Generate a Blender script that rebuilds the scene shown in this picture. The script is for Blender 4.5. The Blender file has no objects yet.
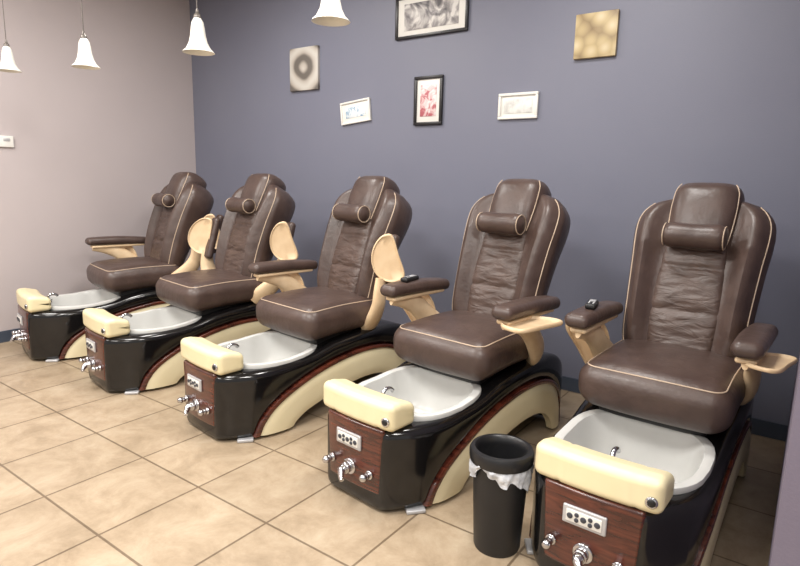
import bpy, bmesh, math, random
from mathutils import Vector, Matrix
random.seed(4)
scene = bpy.context.scene
COL = scene.collection
try:
    scene.view_settings.view_transform = 'Standard'
except Exception:
    pass

# ---------------------------------------------------------------- materials
def S(c):
    return tuple(((v/255.0)/12.92 if v/255.0 <= 0.04045 else ((v/255.0+0.055)/1.055)**2.4) for v in c) + (1.0,)

def mat(name, rgb, rough=0.5, metal=0.0, rgb2=None, nscale=6.0, bump=0.0, bscale=80.0, coat=0.0, spec=0.5, detail=4.0, stretch=None):
    m = bpy.data.materials.new(name); m.use_nodes = True
    nt = m.node_tree; b = nt.nodes['Principled BSDF']
    b.inputs['Base Color'].default_value = S(rgb)
    b.inputs['Roughness'].default_value = rough
    b.inputs['Metallic'].default_value = metal
    b.inputs['Specular IOR Level'].default_value = spec
    if coat: b.inputs['Coat Weight'].default_value = coat; b.inputs['Coat Roughness'].default_value = 0.25
    tc = nt.nodes.new('ShaderNodeTexCoord')
    if rgb2 is not None:
        n = nt.nodes.new('ShaderNodeTexNoise'); n.inputs['Scale'].default_value = nscale; n.inputs['Detail'].default_value = detail
        r = nt.nodes.new('ShaderNodeValToRGB')
        r.color_ramp.elements[0].position = 0.35; r.color_ramp.elements[0].color = S(rgb)
        r.color_ramp.elements[1].position = 0.68; r.color_ramp.elements[1].color = S(rgb2)
        nt.links.new(tc.outputs['Object'], n.inputs['Vector'])
        nt.links.new(n.outputs['Fac'], r.inputs['Fac'])
        nt.links.new(r.outputs['Color'], b.inputs['Base Color'])
    if bump:
        n2 = nt.nodes.new('ShaderNodeTexNoise'); n2.inputs['Scale'].default_value = bscale; n2.inputs['Detail'].default_value = 5
        bp = nt.nodes.new('ShaderNodeBump'); bp.inputs['Strength'].default_value = bump; bp.inputs['Distance'].default_value = 0.02
        if stretch:
            mp = nt.nodes.new('ShaderNodeMapping'); mp.inputs['Scale'].default_value = stretch
            nt.links.new(tc.outputs['Object'], mp.inputs['Vector']); nt.links.new(mp.outputs['Vector'], n2.inputs['Vector'])
            n2.inputs['Distortion'].default_value = 0.8
        else:
            nt.links.new(tc.outputs['Object'], n2.inputs['Vector'])
        nt.links.new(n2.outputs['Fac'], bp.inputs['Height'])
        nt.links.new(bp.outputs['Normal'], b.inputs['Normal'])
    return m

M_wallb = mat('wall_slate_paint', (114,116,132), 0.5, rgb2=(118,120,135), nscale=1.2, bump=0.05, bscale=120)
M_walll = mat('wall_mauve_paint', (184,174,174), 0.6, rgb2=(188,178,178), nscale=1.2, bump=0.05, bscale=120)
M_wallr = mat('wall_purple_paint', (106,99,114), 0.6, rgb2=(111,104,119), nscale=1.2, bump=0.05, bscale=120)
M_ceil = mat('ceiling_paint', (225,222,216), 0.8, rgb2=(220,217,210))
M_skirt = mat('skirting_vinyl', (62,70,84), 0.4, rgb2=(68,76,90))
M_leather = mat('brown_leather', (69,54,49), 0.40, rgb2=(80,64,58), nscale=9, bump=0.26, bscale=17, spec=0.5, coat=0.06)
M_leather2 = mat('brown_leather_creased', (75,60,54), 0.40, rgb2=(87,70,63), nscale=12, bump=0.65, bscale=9, spec=0.5, coat=0.06, stretch=(1.0,1.6,2.4))
M_pipe = mat('cream_piping', (182,160,138), 0.5, rgb2=(192,172,150))
M_black = mat('black_gloss_plastic', (15,14,15), 0.14, rgb2=(18,17,18), spec=0.6)
M_cream = mat('cream_vinyl', (222,209,169), 0.38, rgb2=(227,215,177), nscale=5)
M_creamp = mat('cream_panel', (214,202,168), 0.3, rgb2=(220,209,176), nscale=4)
M_peach = mat('maple_plastic', (226,200,164), 0.4, rgb2=(217,188,150), nscale=14)
M_basin = mat('basin_acrylic', (204,204,201), 0.22, rgb2=(197,197,194), nscale=5, spec=0.6)
M_chrome = mat('chrome', (205,205,208), 0.14, metal=1.0, rgb2=(195,195,198))
M_silver = mat('silver_plastic', (180,180,182), 0.35, metal=0.3, rgb2=(190,190,192))
M_btn = mat('button_dark', (52,54,62), 0.4, rgb2=(60,62,70))
M_dark = mat('dark_rubber', (22,21,22), 0.5, rgb2=(27,26,27))
M_frameb = mat('frame_black', (22,20,22), 0.35, rgb2=(28,26,28))
M_framew = mat('frame_white', (222,220,214), 0.45, rgb2=(228,226,220))
M_bag = mat('white_bag', (214,217,222), 0.35, rgb2=(176,180,188), nscale=22, bump=0.8, bscale=26)
M_glass = mat('frosted_glass', (232,230,220), 0.3, rgb2=(226,224,214), nscale=5)
M_cord = mat('cord_metal', (96,90,86), 0.4, metal=0.5, rgb2=(110,104,98))

def wood():
    m = mat('mahogany_panel', (92,40,30), 0.25, coat=0.5)
    nt = m.node_tree; b = nt.nodes['Principled BSDF']
    tc = nt.nodes.new('ShaderNodeTexCoord'); mp = nt.nodes.new('ShaderNodeMapping')
    mp.inputs['Scale'].default_value = (1.2, 1.2, 9)
    n = nt.nodes.new('ShaderNodeTexNoise'); n.inputs['Scale'].default_value = 4.5; n.inputs['Detail'].default_value = 6; n.inputs['Distortion'].default_value = 1.2
    r = nt.nodes.new('ShaderNodeValToRGB')
    r.color_ramp.elements[0].position = 0.35; r.color_ramp.elements[0].color = S((56,22,16))
    r.color_ramp.elements[1].position = 0.7; r.color_ramp.elements[1].color = S((100,48,33))
    nt.links.new(tc.outputs['Object'], mp.inputs['Vector']); nt.links.new(mp.outputs['Vector'], n.inputs['Vector'])
    nt.links.new(n.outputs['Fac'], r.inputs['Fac']); nt.links.new(r.outputs['Color'], b.inputs['Base Color'])
    return m
M_wood = wood()

TILE = 0.486
def floor_mat():
    m = bpy.data.materials.new('travertine_tile'); m.use_nodes = True
    nt = m.node_tree; b = nt.nodes['Principled BSDF']; L = nt.links
    tc = nt.nodes.new('ShaderNodeTexCoord'); mp = nt.nodes.new('ShaderNodeMapping')
    mp.inputs['Location'].default_value = (2.28 + 20*TILE, -1.061 + 20*TILE, 0)
    br = nt.nodes.new('ShaderNodeTexBrick'); br.offset = 0.0; br.squash = 1.0
    br.inputs['Scale'].default_value = 1.0; br.inputs['Brick Width'].default_value = TILE; br.inputs['Row Height'].default_value = TILE
    br.inputs['Mortar Size'].default_value = 0.006; br.inputs['Mortar Smooth'].default_value = 0.2; br.inputs['Bias'].default_value = 0.0
    br.inputs['Color1'].default_value = (0.88,0.88,0.88,1); br.inputs['Color2'].default_value = (1.0,1.0,1.0,1); br.inputs['Mortar'].default_value = (0.42,0.39,0.36,1)
    n = nt.nodes.new('ShaderNodeTexNoise'); n.inputs['Scale'].default_value = 4.2; n.inputs['Detail'].default_value = 12; n.inputs['Roughness'].default_value = 0.75; n.inputs['Distortion'].default_value = 0.4
    r = nt.nodes.new('ShaderNodeValToRGB')
    e = r.color_ramp.elements
    e[0].position = 0.3; e[0].color = S((142,124,101)); e[1].position = 0.72; e[1].color = S((188,172,149))
    mid = e.new(0.5); mid.color = S((169,150,126))
    mx = nt.nodes.new('ShaderNodeMixRGB'); mx.blend_type = 'MULTIPLY'; mx.inputs['Fac'].default_value = 1.0
    L.new(tc.outputs['Object'], mp.inputs['Vector']); L.new(mp.outputs['Vector'], br.inputs['Vector'])
    L.new(tc.outputs['Object'], n.inputs['Vector']); L.new(n.outputs['Fac'], r.inputs['Fac'])
    L.new(r.outputs['Color'], mx.inputs['Color1']); L.new(br.outputs['Color'], mx.inputs['Color2'])
    L.new(mx.outputs['Color'], b.inputs['Base Color'])
    b.inputs['Roughness'].default_value = 0.36
    bp = nt.nodes.new('ShaderNodeBump'); bp.invert = True; bp.inputs['Strength'].default_value = 0.4; bp.inputs['Distance'].default_value = 0.004
    L.new(br.outputs['Fac'], bp.inputs['Height']); L.new(bp.outputs['Normal'], b.inputs['Normal'])
    return m
M_floor = floor_mat()

def art_mat(name, cols, scale, kind='noise', dist=0.0):
    m = bpy.data.materials.new(name); m.use_nodes = True
    nt = m.node_tree; b = nt.nodes['Principled BSDF']; b.inputs['Roughness'].default_value = 0.5
    tc = nt.nodes.new('ShaderNodeTexCoord')
    r = nt.nodes.new('ShaderNodeValToRGB')
    if kind == 'noise':
        n = nt.nodes.new('ShaderNodeTexNoise'); n.inputs['Scale'].default_value = scale; n.inputs['Detail'].default_value = 5; n.inputs['Distortion'].default_value = dist; out = n.outputs['Fac']
    elif kind == 'wave':
        n = nt.nodes.new('ShaderNodeTexWave'); n.wave_type = 'RINGS'; n.rings_direction = 'Y'; n.inputs['Scale'].default_value = scale; n.inputs['Distortion'].default_value = dist; n.inputs['Detail'].default_value = 3; out = n.outputs['Fac']
    else:
        n = nt.nodes.new('ShaderNodeTexVoronoi'); n.inputs['Scale'].default_value = scale; out = n.outputs['Distance']
    e = r.color_ramp.elements
    e[0].position = cols[0][0]; e[0].color = S(cols[0][1]); e[1].position = cols[-1][0]; e[1].color = S(cols[-1][1])
    for p, c in cols[1:-1]:
        x = e.new(p); x.color = S(c)
    nt.links.new(tc.outputs['Object'], n.inputs['Vector']); nt.links.new(out, r.inputs['Fac']); nt.links.new(r.outputs['Color'], b.inputs['Base Color'])
    return m

# ---------------------------------------------------------------- mesh helpers
def mk(name, verts, faces, m, smooth=True):
    me = bpy.data.meshes.new(name)
    me.from_pydata([tuple(v) for v in verts], [], faces)
    bm = bmesh.new(); bm.from_mesh(me)
    bmesh.ops.recalc_face_normals(bm, faces=bm.faces)
    bm.to_mesh(me); bm.free()
    me.materials.append(m)
    for p in me.polygons: p.use_smooth = smooth
    if smooth:
        try: me.set_sharp_from_angle(angle=math.radians(50))
        except Exception: pass
    return me

def join(name, meshes, m=None):
    bm = bmesh.new(); mats = []
    for me in meshes:
        base = len(bm.faces)
        idx = []
        for mm in me.materials:
            if mm not in mats: mats.append(mm)
            idx.append(mats.index(mm))
        bm.from_mesh(me); bm.faces.ensure_lookup_table()
        for f in bm.faces[base:]: f.material_index = idx[f.material_index]
    out = bpy.data.meshes.new(name); bm.to_mesh(out); bm.free()
    for mm in mats: out.materials.append(mm)
    return out

def xf(me, M):
    me.transform(M); return me

def T(x,y,z): return Matrix.Translation((x,y,z))
def R(deg, ax): return Matrix.Rotation(math.radians(deg), 4, ax)

def rbox(name, size, r, m, center=(0,0,0), k=4, n=6, deform=None):
    ax = []
    for s in size:
        h = s/2; rr = min(r, h*0.999)
        a = [-h + rr*i/k for i in range(k)]
        inner = [-(h-rr) + 2*(h-rr)*i/n for i in range(n+1)]
        b = [-v for v in reversed(a)]
        ax.append(a+inner+b)
    X,Y,Z = ax; nx,ny,nz = len(X),len(Y),len(Z)
    idx = {}; verts = []
    hs = [s/2 for s in size]; rs = [min(r, s/2*0.999) for s in size]; rm = min(rs)
    def g(i,j,kk):
        key=(i,j,kk)
        if key in idx: return idx[key]
        p = Vector((X[i],Y[j],Z[kk]))
        c = Vector([max(-(hs[a]-rm), min(hs[a]-rm, p[a])) for a in range(3)])
        d = p-c
        if d.length>1e-9: q = c + d.normalized()*rm
        else: q = p
        if deform: q = Vector(deform(q))
        idx[key] = len(verts); verts.append(q+Vector(center)); return idx[key]
    faces = []
    for i in range(nx-1):
        for j in range(ny-1):
            for kk in (0,nz-1): faces.append([g(i,j,kk),g(i+1,j,kk),g(i+1,j+1,kk),g(i,j+1,kk)])
    for i in range(nx-1):
        for l in range(nz-1):
            for j in (0,ny-1): faces.append([g(i,j,l),g(i+1,j,l),g(i+1,j,l+1),g(i,j,l+1)])
    for j in range(ny-1):
        for l in range(nz-1):
            for i in (0,nx-1): faces.append([g(i,j,l),g(i,j+1,l),g(i,j+1,l+1),g(i,j,l+1)])
    return mk(name, verts, faces, m)

def loft(name, rings, m, cap0=True, cap1=True, closed=True, loop=False):
    n = len(rings[0]); verts = [v for r in rings for v in r]; faces = []
    K = len(rings)
    for a in range(K if loop else K-1):
        b = (a+1) % K
        for i in range(n if closed else n-1):
            j = (i+1)%n
            faces.append([a*n+i, a*n+j, b*n+j, b*n+i])
    if not loop and closed:
        if cap0: faces.append(list(range(n)))
        if cap1: faces.append([(K-1)*n+i for i in range(n)])
    return mk(name, verts, faces, m)

def lathe(name, prof, m, n=32, cap=False):
    rings = [[(r*math.cos(2*math.pi*i/n), r*math.sin(2*math.pi*i/n), z) for i in range(n)] for r,z in prof]
    return loft(name, rings, m, cap0=cap, cap1=cap)

def catmull(pts, n, closed=False):
    P = [Vector(p) for p in pts]; out = []
    K = len(P); seg = K if closed else K-1
    for t in range(n + (0 if closed else 1)):
        f = t/n*seg; i = min(int(f), seg-1); u = f-i
        if closed: a,b,c,d = P[(i-1)%K],P[i%K],P[(i+1)%K],P[(i+2)%K]
        else:
            b,c = P[i],P[i+1]; a = P[i-1] if i>0 else b*2-c; d = P[i+2] if i+2<K else c*2-b
        out.append(0.5*((2*b)+(c-a)*u+(2*a-5*b+4*c-d)*u*u+(3*b-a-3*c+d)*u**3))
    return out

def tube(name, pts, r, m, n=8, closed=False, flat=None):
    P = [Vector(p) for p in pts]; K = len(P); rings = []
    prev = None
    for i in range(K):
        if closed: t = P[(i+1)%K]-P[i-1]
        else: t = P[min(i+1,K-1)]-P[max(i-1,0)]
        t.normalize()
        if prev is None:
            ref = Vector((1,0,0)) if abs(t.x)<0.9 else Vector((0,0,1))
            a = (ref - t*ref.dot(t)).normalized()
        else: a = (prev - t*prev.dot(t)).normalized()
        prev = a; b = t.cross(a)
        rr = r[i] if isinstance(r,(list,tuple)) else r
        fa,fb = flat if flat else (1,1)
        rings.append([P[i]+a*math.cos(2*math.pi*j/n)*rr*fa+b*math.sin(2*math.pi*j/n)*rr*fb for j in range(n)])
    return loft(name, rings, m, loop=closed)

def crv(pts, x):
    if x<=pts[0][0]: return pts[0][1]
    if x>=pts[-1][0]: return pts[-1][1]
    for i in range(len(pts)-1):
        if pts[i][0]<=x<=pts[i+1][0]:
            x0,y0=pts[i]; x1,y1=pts[i+1]; h=x1-x0; u=(x-x0)/h
            m0 = (y1-pts[i-1][1])/(x1-pts[i-1][0]) if i>0 else (y1-y0)/h
            m1 = (pts[i+2][1]-y0)/(pts[i+2][0]-x0) if i+2<len(pts) else (y1-y0)/h
            return (2*u**3-3*u*u+1)*y0+(u**3-2*u*u+u)*h*m0+(-2*u**3+3*u*u)*y1+(u**3-u*u)*h*m1

def cyl(name, r, h, m, axis='Z', center=(0,0,0), n=24, bev=0.003):
    me = lathe(name, [(r-bev,-h/2),(r,-h/2+bev),(r,h/2-bev),(r-bev,h/2)], m, n, cap=True)
    M = T(*center)
    if axis=='X': M = M@R(90,'Y')
    if axis=='Y': M = M@R(90,'X')
    return xf(me, M)

def ob(name, me, parent=None, **props):
    o = bpy.data.objects.new(name, me); COL.objects.link(o)
    if parent is not None: o.parent = parent
    for k,v in props.items(): o[k]=v
    return o

# ---------------------------------------------------------------- room
WY = 4.0; WX = -5.68; CZ = 3.36
def slab(name, x0,x1,y0,y1,z0,z1, m):
    me = mk(name, [(x,y,z) for x in (x0,x1) for y in (y0,y1) for z in (z0,z1)],
            [[0,1,3,2],[4,6,7,5],[0,4,5,1],[2,3,7,6],[0,2,6,4],[1,5,7,3]], m, smooth=False)
    o = ob(name, me, kind='structure'); return o
slab('floor', WX-0.1, 4.0, -4.5, WY+0.1, -0.08, 0, M_floor)
slab('ceiling', WX-0.1, 4.0, -4.5, WY+0.1, CZ, CZ+0.08, M_ceil)
slab('wall_back', WX, 4.0, WY, WY+0.1, 0, CZ, M_wallb)
slab('wall_left', WX-0.1, WX, -4.5, WY+0.1, 0, CZ, M_walll)
slab('wall_right', 0.012, 0.20, 1.55, WY, 0, CZ, M_wallr)
slab('baseboard_left', WX, WX+0.012, -4.5, WY, 0, 0.10, M_skirt)
slab('baseboard_back', WX+0.012, 0.012, WY-0.012, WY, 0, 0.10, M_skirt)

# ---------------------------------------------------------------- chair meshes
HW = [(0,0.19),(0.05,0.232),(0.12,0.275),(0.22,0.312),(0.36,0.328),(0.6,0.33),(1.2,0.325),(1.42,0.31),(1.56,0.265)]
ZT = [(0,0.40),(0.4,0.41),(0.6,0.43),(0.75,0.47),(1.1,0.505),(1.35,0.49),(1.48,0.42),(1.56,0.28)]
A_pts = [(.17,.02),(.205,.10),(.28,.185),(.42,.265),(.6,.33),(.8,.375),(1.0,.395),(1.2,.38),(1.35,.32),(1.45,.21),(1.50,.02)]
B_pts = [(.42,.02),(.45,.05),(.52,.09),(.63,.125),(.76,.16),(.9,.185),(1.03,.195),(1.15,.185),(1.25,.15),(1.32,.09),(1.36,.02)]
def hwf(y): return crv(HW,y)
def zbf(y):
    if y<=0.17: return 0.012
    if y>=1.50: return 0.015
    return max(0.015, crv(A_pts,y)-0.004)

def rrect(hw, zb, zt, r, k=5):
    hh=(zt-zb)/2; zc=(zt+zb)/2; r=min(r,hw*0.9,hh*0.9); out=[]
    for cx,cz,a0 in ((hw-r,hh-r,0),(-(hw-r),hh-r,90),(-(hw-r),-(hh-r),180),(hw-r,-(hh-r),270)):
        for i in range(k+1):
            a=math.radians(a0+90*i/k); out.append((cx+r*math.cos(a), zc+cz+r*math.sin(a)))
    return out

def cs(i, N=40, e=3.2):
    a=2*math.pi*i/N; c=math.cos(a); s=math.sin(a)
    return (math.copysign(abs(c)**(2/e),c), math.copysign(abs(s)**(2/e),s))

def build_base():
    ys=[0.0,0.006,0.02,0.05,0.08,0.12,0.155,0.17,0.18,0.19,0.205,0.22,0.24,0.28,0.33,0.38,0.45,0.52,0.6,0.68,0.75,0.85,0.95,1.05,1.15,1.25,1.32,1.38,1.42,1.45,1.47,1.485,1.495,1.51,1.535,1.55,1.56]
    rings=[]
    for i,y in enumerate(ys):
        ins = 0.015 if i in (0,len(ys)-1) else (0.004 if i in (1,len(ys)-2) else 0)
        hw=hwf(y)-ins; zb=zbf(y)+ins; zt=crv(ZT,y)-ins
        rings.append([(x, y, z) for x,z in rrect(hw,zb,zt,0.045)])
    me = loft('base', rings, M_black)
    o = ob('tmp_base', me)
    cr=[]
    for z,s in ((0.16,0.80),(0.25,0.93),(0.40,1.0),(0.60,1.0)):
        cr.append([((0.268*s)*cs(i)[0], 0.43+(0.275*s)*cs(i)[1], z) for i in range(40)])
    c = ob('tmp_cut', loft('tmp_cut', cr, M_black))
    md = o.modifiers.new('b','BOOLEAN'); md.operation='DIFFERENCE'; md.object=c; md.solver='EXACT'
    dg = bpy.context.evaluated_depsgraph_get(); dg.update()
    res = bpy.data.meshes.new_from_object(o.evaluated_get(dg), preserve_all_data_layers=True, depsgraph=dg)
    bpy.data.objects.remove(o); bpy.data.objects.remove(c)
    res.name='base'
    return res

def build_basin():
    rings=[]
    def ring(hx,hy,z,cy=0.43):
        pts=[]
        for i in range(40):
            a,b=cs(i)
            nar = 1.0 - (0.14*max(0,-b)**2)
            pts.append((hx*a*nar, cy+hy*b, z+0.03*max(0,b)*(1 if z>0.38 else 0)))
        return pts
    for hx,hy,z in ((0.293,0.30,0.39),(0.298,0.306,0.415),(0.294,0.302,0.427),(0.276,0.286,0.431),(0.258,0.268,0.425),(0.248,0.257,0.395),(0.238,0.245,0.32),(0.22,0.225,0.25),(0.19,0.19,0.20),(0.12,0.12,0.18),(0.03,0.03,0.175)):
        rings.append(ring(hx,hy,z))
    return loft('basin', rings, M_basin, cap0=False, cap1=True)

def side_band(name, A, B, side, m, bulge, proud, n=44):
    a=catmull([(p[0],p[1],0) for p in A],n); b=catmull([(p[0],p[1],0) for p in B],n)
    rings=[]
    for p,q in zip(a,b):
        ring=[]
        M_=6
        for i in range(M_+1):
            u=i/M_; y=p.x+(q.x-p.x)*u; z=p.y+(q.y-p.y)*u
            bl=bulge*(1-(2*u-1)**4)
            ring.append((side*(hwf(y)*1.0+proud-0.004+bl), y, max(z,0.006)))
        for i in range(M_+1):
            u=1-i/M_; y=p.x+(q.x-p.x)*u; z=p.y+(q.y-p.y)*u
            ring.append((side*(hwf(y)-0.04), y, max(z,0.006)))
        rings.append(ring)
    return loft(name, rings, m)
C_pts=[(a[0]+0.13*(b[0]-a[0]), a[1]+0.13*(b[1]-a[1])) for a,b in zip(A_pts,B_pts)]

def backP(s,t,n):
    y = crv([(-.2,1.05),(0,1.10),(0.3,1.165),(0.6,1.245),(0.8,1.31),(1.0,1.385),(1.2,1.47)],t)
    z = 0.62+0.80*t
    return Vector((s, y-0.94*n, z+0.34*n))
BW=[(0,.255),(.12,.285),(.35,.295),(.6,.308),(.78,.320),(.87,.312),(.94,.275),(.98,.225),(1.0,.17)]
TH=[(0,.55),(.05,1),(.88,1),(.96,.80),(1,.45)]
BT=[(0,.12),(.25,.15),(.5,.19),(.75,.245),(.9,.25),(1,.22)]
def front_n(s,t):
    hw=crv(BW,t); u=min(1,abs(s)/hw)
    base=0.048+0.060*math.exp(-((u-0.77)/0.17)**2)*crv([(0,.4),(.2,1),(.8,1),(1,.4)],t)
    return base*(max(0,1-u**7))**0.5*crv(TH,t)
def build_back():
    rings=[]
    for k in range(33):
        t=k/32; hw=crv(BW,t); ring=[]
        N=30
        for i in range(N+1):
            s=-math.cos(math.pi*i/N)*hw
            ring.append(backP(s,t,front_n(s,t)))
        for i in range(1,18):
            u=math.cos(math.pi*i/18)
            dn=-crv(BT,t)*(max(0,1-abs(u)**4))**0.5*crv(TH,t)
            ring.append(backP(u*hw,t,dn))
        rings.append(ring)
    return loft('backrest', rings, M_leather)
def build_back_cushion():
    rings=[]
    for k in range(71):
        t=0.04+0.70*k/70; e=min(1,k/6,(70-k)/6)
        hw=(crv([(0,.14),(.3,.158),(.75,.138)],t))*(0.88+0.12*e); ring=[]
        for i in range(25):
            u=-math.cos(math.pi*i/24); s=u*hw
            w=(0.0022*math.sin(t*34+2.2*u*u)+0.0014*math.sin(t*71+3*u)+0.0012*math.sin(t*120-5*u))*(1-u*u)
            w-=0.010*math.exp(-((t-0.31)/0.016)**2)+0.009*math.exp(-((t-0.57)/0.016)**2)
            ring.append(backP(s,t,0.045+(0.028+w)*(max(0,1-abs(u)**7))**0.5*(0.2+0.8*e)))
        for i in range(1,6):
            u=math.cos(math.pi*i/6); ring.append(backP(u*hw,t,0.02))
        rings.append(ring)
    return loft('back_cushion', rings, M_leather2)
HWH=[(.62,.11),(.70,.145),(.85,.162),(1.0,.162),(1.05,.152),(1.085,.127),(1.1,.09)]
def build_head():
    rings=[]
    for k in range(31):
        t=0.62+0.48*k/30
        hw=crv(HWH,t); e=crv([(.62,.1),(.70,.8),(.8,1),(1.03,1),(1.08,.65),(1.1,.25)],t); ring=[]
        for i in range(19):
            u=-math.cos(math.pi*i/18)
            ring.append(backP(u*hw,t,(0.100*e+0.010)*(max(0,1-abs(u)**4))**0.5))
        for i in range(1,14):
            u=math.cos(math.pi*i/14); ring.append(backP(u*hw,t,-0.16*e*(max(0,1-abs(u)**4))**0.5))
        rings.append(ring)
    return loft('headrest', rings, M_leather)
PT=0.735
def build_pillow():
    rings=[]
    for k in range(29):
        u=-1+2*k/28; r=0.061*(max(0.0,1-abs(u)**8))**0.5*(1-0.05*math.cos(u*math.pi))+0.002
        c=backP(u*0.148,PT,0.135)
        rings.append([c+Vector((0,math.cos(a)*r,math.sin(a)*r*0.98)) for a in [2*math.pi*j/20 for j in range(20)]])
    return loft('head_pillow', rings, M_leather)
def body_pipe(sd):
    pts=[]
    for k in range(40):
        t=0.02+0.94*k/39; s=sd*(crv(BW,t)*0.94)
        pts.append(backP(s,t,front_n(s,t)+0.001))
    return tube('piping',pts,0.0034,M_pipe,6)
def head_pipe(sd):
    pts=[]
    for k in range(24):
        t=0.72+0.355*k/23; s=sd*crv(HWH,t)*0.90
        pts.append(backP(s,t,(0.11)*(max(0,1-0.9**4))**0.5+0.001))
    return tube('piping',pts,0.003,M_pipe,6)
def pillow_pipe(sd):
    c=backP(sd*0.133,PT,0.135)
    return tube('piping',[c+Vector((0,math.cos(a)*0.056,math.sin(a)*0.055)) for a in [2*math.pi*j/20 for j in range(20)]],0.003,M_pipe,6,closed=True)

SC=Vector((0.008,0.88,0.608))
def seat_def(p):
    x,y,z=p
    f=max(0,min(1,(-y-0.02)/0.28))
    if z>0: z += 0.030*(1-(x/0.32)**2)*(1-(y/0.34)**2) - 0.008*f
    else: z -= 0.018*f
    q=max(0,1-(z/0.1)**2)
    if y<0: y -= 0.026*(1-(x/0.32)**2)+0.012*q
    x *= 1 + 0.02*f + 0.035*q
    return (x,y,z)
def build_seat(): return rbox('seat',(0.605,0.625,0.198),0.078,M_leather,center=SC,k=6,n=10,deform=seat_def)
def build_seat_piping():
    hx,hy,r=0.3025,0.3125,0.078
    off=r*math.cos(math.radians(50)); zp=0.099-r+r*math.sin(math.radians(50))
    pts=[]
    for cx,cy,a0 in ((hx-r,hy-r,0),(-(hx-r),hy-r,90),(-(hx-r),-(hy-r),180),(hx-r,-(hy-r),270)):
        for i in range(7):
            a=math.radians(a0+15*i); pts.append((cx+off*math.cos(a),cy+off*math.sin(a)))
    full=[]
    for i in range(len(pts)):
        a=Vector(pts[i]); b=Vector(pts[(i+1)%len(pts)]); d=(b-a).length; nn=max(1,int(d/0.05))
        for j in range(nn):
            q=a+(b-a)*j/nn; full.append(SC+Vector(seat_def((q.x,q.y,zp+0.0005))))
    return tube('piping',full,0.0034,M_pipe,6,closed=True)

def foot_def(p):
    x,y,z=p
    g=sum(math.exp(-((x-c)/0.006)**2) for c in (-0.13,0.15))
    y*=1-0.05*g; z*=1-0.05*g
    if z>0 and y>-0.02: z-=0.25*(y+0.02)
    y += 0.30*x*x
    return (x,y,z)

def kidney(name, m, sc=1.0):
    rings=[]
    for s,z in ((0.90,0.0),(0.98,0.004),(1.0,0.011),(0.99,0.020),(0.95,0.024),(0.90,0.021),(0.86,0.013),(0.5,0.012),(0.05,0.012)):
        ring=[]
        for i in range(40):
            a=2*math.pi*i/40
            c,sn=math.cos(a),math.sin(a)
            c=math.copysign(abs(c)**0.8,c); sn=math.copysign(abs(sn)**0.85,sn)
            wx=0.095*(1-0.16*sn)
            x=wx*c*s; y=0.165*sn*s; x+=1.6*(y*y)-0.012
            ring.append((x*sc,y*sc,z))
        rings.append(ring)
    return loft(name, rings, m)

ME={}
ME['base']=build_base()
ME['basin']=build_basin()
for sd,k in ((1,'R'),(-1,'L')):
    ME['trim'+k]=side_band('side_trim',A_pts,C_pts,sd,M_wood,0.004,0.008)
    ME['pan'+k]=side_band('side_panel',C_pts,B_pts,sd,M_creamp,0.012,0.002)
    ME['bp'+k]=body_pipe(sd); ME['hp'+k]=head_pipe(sd); ME['pp'+k]=pillow_pipe(sd)
ME['front']=rbox('front_panel',(0.365,0.03,0.315),0.012,M_wood,center=(0,0.0,0.248),k=3,n=8,deform=lambda p:(p[0]*(1-0.10*(0.16-p[2])/0.32),p[1]+0.35*p[0]*p[0],p[2]))
ME['ctrl']=rbox('control_panel',(0.16,0.012,0.072),0.0058,M_silver,center=(-0.015,-0.019,0.312),k=3,n=6)
ME['ctrl_in']=rbox('control_display',(0.130,0.006,0.046),0.002,M_framew,center=(-0.015,-0.0255,0.312),k=2,n=2)
ME['btn']=cyl('button',0.0110,0.008,M_btn,'Y',n=16,bev=0.002)
ME['knob']=join('tap_knob',[cyl('k',0.021,0.012,M_chrome,'Y',(0,0,0)),cyl('k',0.015,0.03,M_chrome,'Y',(0,-0.018,0)),
   xf(lathe('k',[(0.002,0.018),(0.012,0.016),(0.018,0.006),(0.018,-0.006),(0.012,-0.012)],M_chrome,20,cap=True),T(0,-0.036,0)@R(90,'X'))])
ME['nozzle']=join('mixer_handle',[cyl('k',0.038,0.012,M_chrome,'Y'),cyl('k',0.026,0.03,M_chrome,'Y',(0,-0.02,0)),
   tube('k',catmull([(0,-0.03,0),(0.0,-0.05,-0.003),(0.02,-0.072,-0.02),(0.035,-0.08,-0.028)],10),[0.022,0.022,0.021,0.019,0.017,0.015,0.013,0.012,0.011,0.011,0.010],M_chrome,14)])
ME['foot']=rbox('footrest',(0.468,0.165,0.128),0.030,M_cream,center=(-0.002,0.070,0.466),k=4,n=28,deform=foot_def)
ME['cap']=join('footrest_cap',[cyl('k',0.021,0.01,M_chrome,'Y',(0,0,0)),cyl('k',0.014,0.012,M_dark,'Y',(0,-0.003,0))])
ME['faucet']=join('faucet',[cyl('k',0.022,0.02,M_chrome,'Z',(0,0.19,0.43)),
   tube('k',catmull([(0,0.19,0.43),(0,0.19,0.475),(0,0.21,0.495),(0,0.24,0.49),(0,0.258,0.475)],14),0.0105,M_chrome,12),
   cyl('k',0.010,0.03,M_chrome,'Z',(0.06,0.19,0.44)),cyl('k',0.014,0.01,M_chrome,'Z',(0.06,0.19,0.458))])
ME['seat']=build_seat(); ME['seatp']=build_seat_piping()
ME['under']=rbox('seat_frame',(0.46,0.50,0.10),0.02,M_dark,center=(0,0.92,0.495),k=2,n=2)
ME['back']=build_back(); ME['backc']=build_back_cushion(); ME['head']=build_head(); ME['pillow']=build_pillow()
ME['shoe']=rbox('levelling_foot',(0.05,0.09,0.018),0.006,M_silver,center=(0,0,0.010),k=2,n=2)
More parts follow.
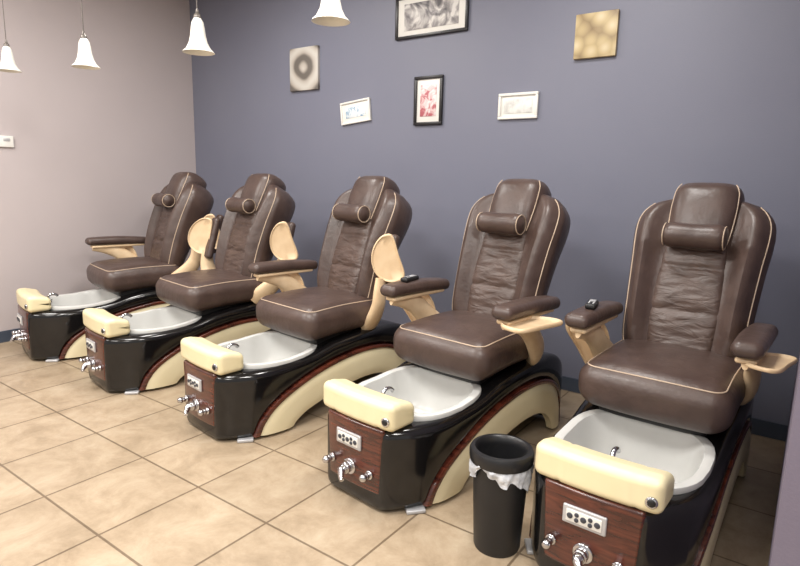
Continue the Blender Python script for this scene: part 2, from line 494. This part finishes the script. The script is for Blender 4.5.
for sd,k in ((1,'R'),(-1,'L')):
    path=catmull([(sd*0.27,1.14,0.53),(sd*0.335,1.06,0.58),(sd*0.365,0.97,0.66),(sd*0.375,0.86,0.755),(sd*0.375,0.74,0.80),(sd*0.37,0.64,0.812)],26)
    rad=[0.078-0.012*abs(i/26-0.3)-0.042*(i/26)**2 for i in range(27)]
    ME['arm'+k]=join('armrest',[tube('a',path,rad,M_peach,16,flat=(0.5,1.0)),
        rbox('a',(0.078,0.46,0.024),0.011,M_peach,center=(sd*0.372,0.86,0.821),k=3,n=3)])
    for nm,dy in (('armupA',0.08),('armupB',0.30)):
        pup=catmull([(sd*0.27,1.10,0.53),(sd*0.34,1.04+dy*0.4,0.60),(sd*0.385,1.0+dy*0.8,0.69),(sd*0.395,0.98+dy,0.77),(sd*0.395,0.99+dy,0.86)],22)
        ME[nm+k]=tube('armrest',pup,[0.082-0.036*i/22 for i in range(23)],M_peach,16,flat=(0.55,1.0))
def pad_def(p):
    x,y,z=p
    w=1+0.12*math.cos((y+0.05)*5)
    return (x*w, y, z*(1.0+0.1*math.cos(y*6)) + (0.01*math.cos(y*5.5)))
ME['pad']=rbox('arm_pad',(0.11,0.55,0.068),0.033,M_leather,k=4,n=10,deform=pad_def)
ME['padup']=rbox('arm_pad',(0.09,0.36,0.060),0.029,M_leather,k=4,n=8)
ME['tray']=kidney('tray',M_peach)
ME['remote']=join('remote_control',[rbox('r',(0.05,0.16,0.026),0.011,M_dark,k=3,n=3),rbox('r',(0.03,0.05,0.004),0.0015,M_silver,center=(0,0.035,0.0135),k=1,n=1)]+
    [cyl('r',0.0045,0.004,M_silver,'Z',(x,y,0.0135),n=10,bev=0.001) for x in (-0.01,0.01) for y in (-0.05,-0.03,-0.01)])

LABELS={1:"brown leather pedicure spa chair beside the mauve wall, one arm raised",
2:"brown leather pedicure spa chair with both arm trays folded up",
3:"brown leather pedicure spa chair with one cream tray folded up",
4:"brown leather pedicure spa chair with cream side tray swung out",
5:"brown leather pedicure spa chair next to the black waste bin"}
TY={(1,1):1.42,(2,-1):1.03,(2,1):1.28,(3,1):1.10}
def chair(i, X, Y, yaw, left, right, ltray, rtray):
    root=bpy.data.objects.new('pedicure_chair',None); COL.objects.link(root); root.empty_display_size=0.2
    root.location=(X,Y,0); root.rotation_euler=(0,0,math.radians(yaw))
    root['label']=LABELS[i]; root['category']='pedicure chair'; root['group']='row of pedicure spa chairs'
    ob('base',ME['base'],root,label='glossy black tub base')
    ob('basin',ME['basin'],root,label='pale grey foot basin')
    for k in 'RL':
        ob('side_trim',ME['trim'+k],root,label='mahogany arched trim'); ob('side_panel',ME['pan'+k],root,label='cream arched side panel')
    fp=ob('front_panel',ME['front'],root,label='mahogany front panel')
    cp=ob('control_panel',ME['ctrl'],root,label='silver control panel with round buttons')
    ob('control_display',ME['ctrl_in'],cp)
    for j,(bx,bz) in enumerate(((-0.065,0.312),(-0.040,0.322),(-0.040,0.302),(-0.015,0.312),(0.010,0.322),(0.010,0.302),(0.035,0.312))):
        b=ob('button',ME['btn'],cp); b.location=(bx,-0.029,bz)
        if j in (1,2,4,5): b.scale=(0.75,1,0.75)
    for kx,kz in ((-0.135,0.178),(0.115,0.178)):
        o=ob('tap_knob',ME['knob'],fp,label='chrome knob'); o.location=(kx,-0.015,kz)
    o=ob('mixer_handle',ME['nozzle'],fp,label='chrome mixer handle'); o.location=(-0.01,-0.018,0.178)
    fr=ob('footrest',ME['foot'],root,label='cream vinyl foot cushion')
    o=ob('footrest_cap',ME['cap'],fr); o.location=(0.197,-0.003,0.452); o.rotation_euler=(0,0,math.radians(10))
    ob('faucet',ME['faucet'],root,label='chrome faucet')
    st=ob('seat',ME['seat'],root); ob('piping',ME['seatp'],st,label='cream piping')
    ob('seat_frame',ME['under'],root)
    bk=ob('backrest',ME['back'],root); ob('back_cushion',ME['backc'],bk); ob('headrest',ME['head'],bk)
    ob('head_pillow',ME['pillow'],bk,label='small rolled leather neck pillow')
    for key in ('bpR','bpL','hpR','hpL','ppR','ppL'): ob('piping',ME[key],bk,label='cream piping')
    for sx,sy in ((0.24,0.13),(-0.24,0.13)):
        o=ob('levelling_foot',ME['shoe'],root); o.location=(sx*1.13,sy,0); o.rotation_euler=(0,0,math.radians(-35*(1 if sx>0 else -1)))
    for k,sd,mode,tr in (('R',1,right,rtray),('L',-1,left,ltray)):
        ty=TY.get((i,sd),1.0)
        akey='arm'+k if mode=='down' else (('armupA' if ty<1.2 else 'armupB')+k)
        a=ob('armrest',ME[akey],root,label='maple-coloured arm bracket')
        if i==5: a.location.x=-0.032*sd
        p=ob('arm_pad',ME['pad'] if mode=='down' else ME['padup'],a,label='brown leather arm pad')
        if mode=='down':
            p.matrix_local=T(sd*0.374,0.865,0.860)@R(-2,'X')
        else:
            p.matrix_local=T(sd*0.365,ty+0.07,0.96)@R(74,'X')
        t=ob('tray',ME['tray'],a,label='maple-coloured kidney tray')
        if tr=='out': t.matrix_local=T(sd*(0.44 if i==5 else 0.46),0.74,0.80)@R(-14*sd,'Z')@Matrix.Scale(0.85 if i==5 else 1.05,4)
        elif tr=='up': t.matrix_local=T(sd*0.42,ty,0.985)@R(-42,'Z')@R(90,'Y')@R(90+14*sd,'Z')@Matrix.Scale(0.97,4)
        elif tr=='hang': t.matrix_local=T(sd*0.43,0.96,0.70)@R(-48,'Z')@R(90,'Y')@R(-62,'Z')@Matrix.Scale(0.95,4)
    return root
chairs={}
specs=[(1,-5.09,1.92,-12,'down','up','hang','up'),(2,-3.96,1.92,-8.5,'up','up','up','up'),(3,-2.78,1.92,-8,'down','up','hang','up'),(4,-1.61,1.92,-6.2,'down','down','hang','out'),(5,-0.528,1.95,-2.8,'down','down','hang','out')]
for i,X,Y,yaw,l,r,lt,rt in specs:
    chairs[i]=chair(i,X,Y,yaw,l,r,lt,rt)

for i in (4,5):
    o=ob('remote_control',ME['remote'],None,label='small black remote control resting on a brown arm pad',category='remote control',group='chair remotes')
    o.matrix_world = T(chairs[i].location.x, chairs[i].location.y,0)@Matrix.Rotation(chairs[i].rotation_euler.z,4,'Z')@T(-0.374+(0.032 if i==5 else 0),0.80,0.920)@R(-2,'X')@R(14,'Z')

# ---------------------------------------------------------------- waste bin
bin_=bpy.data.objects.new('waste_bin',None); COL.objects.link(bin_); bin_.location=(-0.922,2.03,0)
bin_['label']='black plastic waste bin standing between two pedicure chairs'; bin_['category']='waste bin'
ob('bin_body',lathe('bin_body',[(0.085,0.004),(0.092,0.0),(0.096,0.012),(0.108,0.25),(0.113,0.40),(0.109,0.40),(0.102,0.24),(0.088,0.016),(0.005,0.014)],M_dark,40,cap=True),bin_)
M_lid=mat('bin_lid_plastic',(24,24,26),0.35,rgb2=(30,30,32))
ob('bin_rim',lathe('bin_rim',[(0.118,0.385),(0.127,0.385),(0.130,0.40),(0.130,0.425),(0.124,0.437),(0.109,0.440),(0.100,0.432),(0.098,0.40),(0.096,0.33),(0.05,0.30),(0.004,0.298)],M_lid,40,cap=False),bin_)
rings=[]
NB=96
rnd=[[random.uniform(-1,1) for _ in range(NB)] for _ in range(9)]
for k in range(9):
    f=k/8; ring=[]
    for i in range(NB):
        a=2*math.pi*i/NB
        L=0.070+0.032*math.sin(a*2+1.6)+0.018*math.sin(a*5+1)+0.008*math.sin(a*11)
        fold=0.005*math.sin(a*13+f*2)+0.004*math.sin(a*23+f*4)+0.0025*rnd[k][i]
        bul=0.008*math.sin(math.pi*min(1,f*1.1))
        rr=max(0.1185+bul+fold*(0.3+f*0.7), 0.1165-0.004*f)
        ring.append((rr*math.cos(a),rr*math.sin(a),0.396-f*L+0.002*rnd[k][i-1]*f))
    rings.append(ring)
bag=ob('trash_bag',loft('trash_bag',rings,M_bag,cap0=False,cap1=False),None,label='white plastic liner folded over the rim of the black bin',category='trash bag')
bag.location=bin_.location

# ---------------------------------------------------------------- pendants
shade_prof=[(0.016,0.165),(0.020,0.158),(0.029,0.142),(0.034,0.115),(0.038,0.08),(0.046,0.045),(0.060,0.016),(0.076,0.001),(0.080,-0.004),(0.076,-0.003),(0.058,0.012),(0.043,0.042),(0.035,0.078),(0.031,0.112),(0.022,0.14)]
MS=lathe('lamp_shade',shade_prof,M_glass,36)
MC=lathe('lamp_cap',[(0.002,0.205),(0.007,0.203),(0.009,0.185),(0.016,0.18),(0.019,0.165),(0.017,0.152),(0.002,0.152)],M_cord,20,cap=True)
for x,y,z in ((-4.82,1.88,2.195),(-3.73,1.88,2.125),(-2.665,1.92,2.11),(-1.72,1.88,2.13)):
    p=bpy.data.objects.new('pendant_lamp',None); COL.objects.link(p); p.location=(x,y,z)
    p['label']='white bell glass pendant lamp hanging on a thin cord'; p['category']='pendant lamp'; p['group']='row of bell pendants'
    ob('lamp_shade',MS,p); ob('lamp_cap',MC,p)
    h=CZ-z
    ob('cord',tube('cord',[(0,0,0.19),(0,0,h-0.02)],0.003,M_cord,8),p)
    ob('canopy',lathe('canopy',[(0.002,h-0.03),(0.04,h-0.026),(0.055,h-0.008),(0.055,h)],M_cord,24,cap=True),p)

# ---------------------------------------------------------------- pictures
def framebar(w,h,b,d,m):
    out=[]
    for x0,x1,z0,z1 in ((-w/2,w/2,h/2-b,h/2),(-w/2,w/2,-h/2,-h/2+b),(-w/2,-w/2+b,-h/2+b,h/2-b),(w/2-b,w/2,-h/2+b,h/2-b)):
        out.append(rbox('f',(x1-x0,d,z1-z0),0.003,m,center=((x0+x1)/2,-d/2,(z0+z1)/2),k=1,n=1))
    return join('picture_frame',out)
def picture(x,z,w,h,b,m,mm,art,aw,ah,label,tilt=0):
    o=ob('picture_frame',framebar(w,h,b,0.022,m),None,label=label,category='picture frame')
    o.location=(x,WY-0.001,z); o.rotation_euler=(0,math.radians(tilt),0)
    ob('picture_mat',rbox('picture_mat',(w-2*b+0.002,0.008,h-2*b+0.002),0.002,mm,center=(0,-0.006,0),k=1,n=1),o)
    ob('artwork',rbox('artwork',(aw,0.003,ah),0.001,art,center=(0,-0.0118,0),k=1,n=1),o)
    return o
A1=art_mat('art_sketch',[(0.38,(84,82,86)),(0.5,(150,146,146)),(0.62,(215,212,208))],7,dist=1.5)
A4=art_mat('art_blossom',[(0.38,(176,96,104)),(0.47,(214,178,178)),(0.6,(222,218,218))],20,dist=0.8)
A3=art_mat('art_blue',[(0.36,(112,150,180)),(0.47,(206,216,222)),(0.6,(226,228,228))],18,dist=1.0)
A5=art_mat('art_pale',[(0.36,(190,190,186)),(0.5,(214,214,210)),(0.6,(224,224,220))],18)
A2=art_mat('art_stone',[(0.0,(198,194,186)),(0.5,(176,168,158)),(0.9,(104,98,92))],1.8,'wave',4.5)
A6=art_mat('art_petals',[(0.0,(214,200,166)),(0.4,(188,168,126)),(0.9,(118,96,68))],10,'vor')
picture(-2.61,2.752,0.665,0.32,0.022,M_frameb,M_framew,A1,0.50,0.20,'black framed wide grey sketch with white mat')
picture(-2.61,2.107,0.265,0.375,0.024,M_frameb,M_framew,A4,0.15,0.24,'black framed portrait print of pink blossom')
picture(-3.36,2.056,0.33,0.19,0.016,M_framew,M_framew,A3,0.22,0.09,'small white framed blue print hung crooked',tilt=-6)
picture(-1.84,2.028,0.305,0.182,0.02,M_framew,M_framew,A5,0.22,0.10,'small white framed pale print')
for x,z,w,h,a,lab in ((-3.97,2.46,0.355,0.375,A2,'square canvas print of grey stones'),(-1.315,2.445,0.275,0.28,A6,'square canvas print of tan petals')):
    o=ob('canvas_print',rbox('canvas_print',(w,0.03,h),0.004,a,center=(0,-0.015,0),k=2,n=2),None,label=lab,category='canvas print')
    o.location=(x,WY+0.001,z)
th=ob('thermostat',join('thermostat',[rbox('t',(0.022,0.13,0.095),0.006,M_framew,center=(0.011,0,0),k=2,n=2),rbox('t',(0.003,0.05,0.025),0.001,M_silver,center=(0.0235,0.01,0.015),k=1,n=1)]),None,label='white thermostat on the mauve wall',category='thermostat')
th.location=(WX-0.001,2.13,1.73)

# ---------------------------------------------------------------- lights
def area(x,y,z,sx,sy,e,col=(1,0.97,0.93),rot=(0,0,0)):
    l=bpy.data.lights.new('ceiling_light','AREA'); l.shape='RECTANGLE'; l.size=sx; l.size_y=sy; l.energy=e; l.color=col
    o=bpy.data.objects.new('ceiling_light',l); COL.objects.link(o); o.location=(x,y,z); o.rotation_euler=rot
for x in (-4.3,-2.0,0.6):
    area(x,0.6,CZ-0.03,1.2,0.6,84)
    area(x,-2.0,CZ-0.03,1.2,0.6,72)
area(-1.2,2.6,CZ-0.03,0.5,0.5,40)
area(-3.6,2.6,CZ-0.03,0.5,0.5,40)
w=bpy.data.worlds.new('World'); scene.world=w; w.use_nodes=True
w.node_tree.nodes['Background'].inputs['Color'].default_value=(1.0,0.985,0.97,1); w.node_tree.nodes['Background'].inputs['Strength'].default_value=0.64

# ---------------------------------------------------------------- camera
cam=bpy.data.cameras.new('camera'); co=bpy.data.objects.new('camera',cam); COL.objects.link(co); scene.camera=co
cam.sensor_width=36; cam.lens=578/800*36; cam.clip_start=0.05
a=math.radians(35.5); p=math.radians(10.3); r=0.0226
r0=Vector((math.cos(a),math.sin(a),0)); Fh=Vector((-math.sin(a),math.cos(a),0)); Z=Vector((0,0,1))
fw=Fh*math.cos(p)-Z*math.sin(p); up0=Fh*math.sin(p)+Z*math.cos(p)
rt=r0*math.cos(r)+up0*math.sin(r); up=up0*math.cos(r)-r0*math.sin(r)
Mx=Matrix((( rt.x,up.x,-fw.x,0),(rt.y,up.y,-fw.y,0),(rt.z,up.z,-fw.z,1.5),(0,0,0,1)))
co.matrix_world=Mx
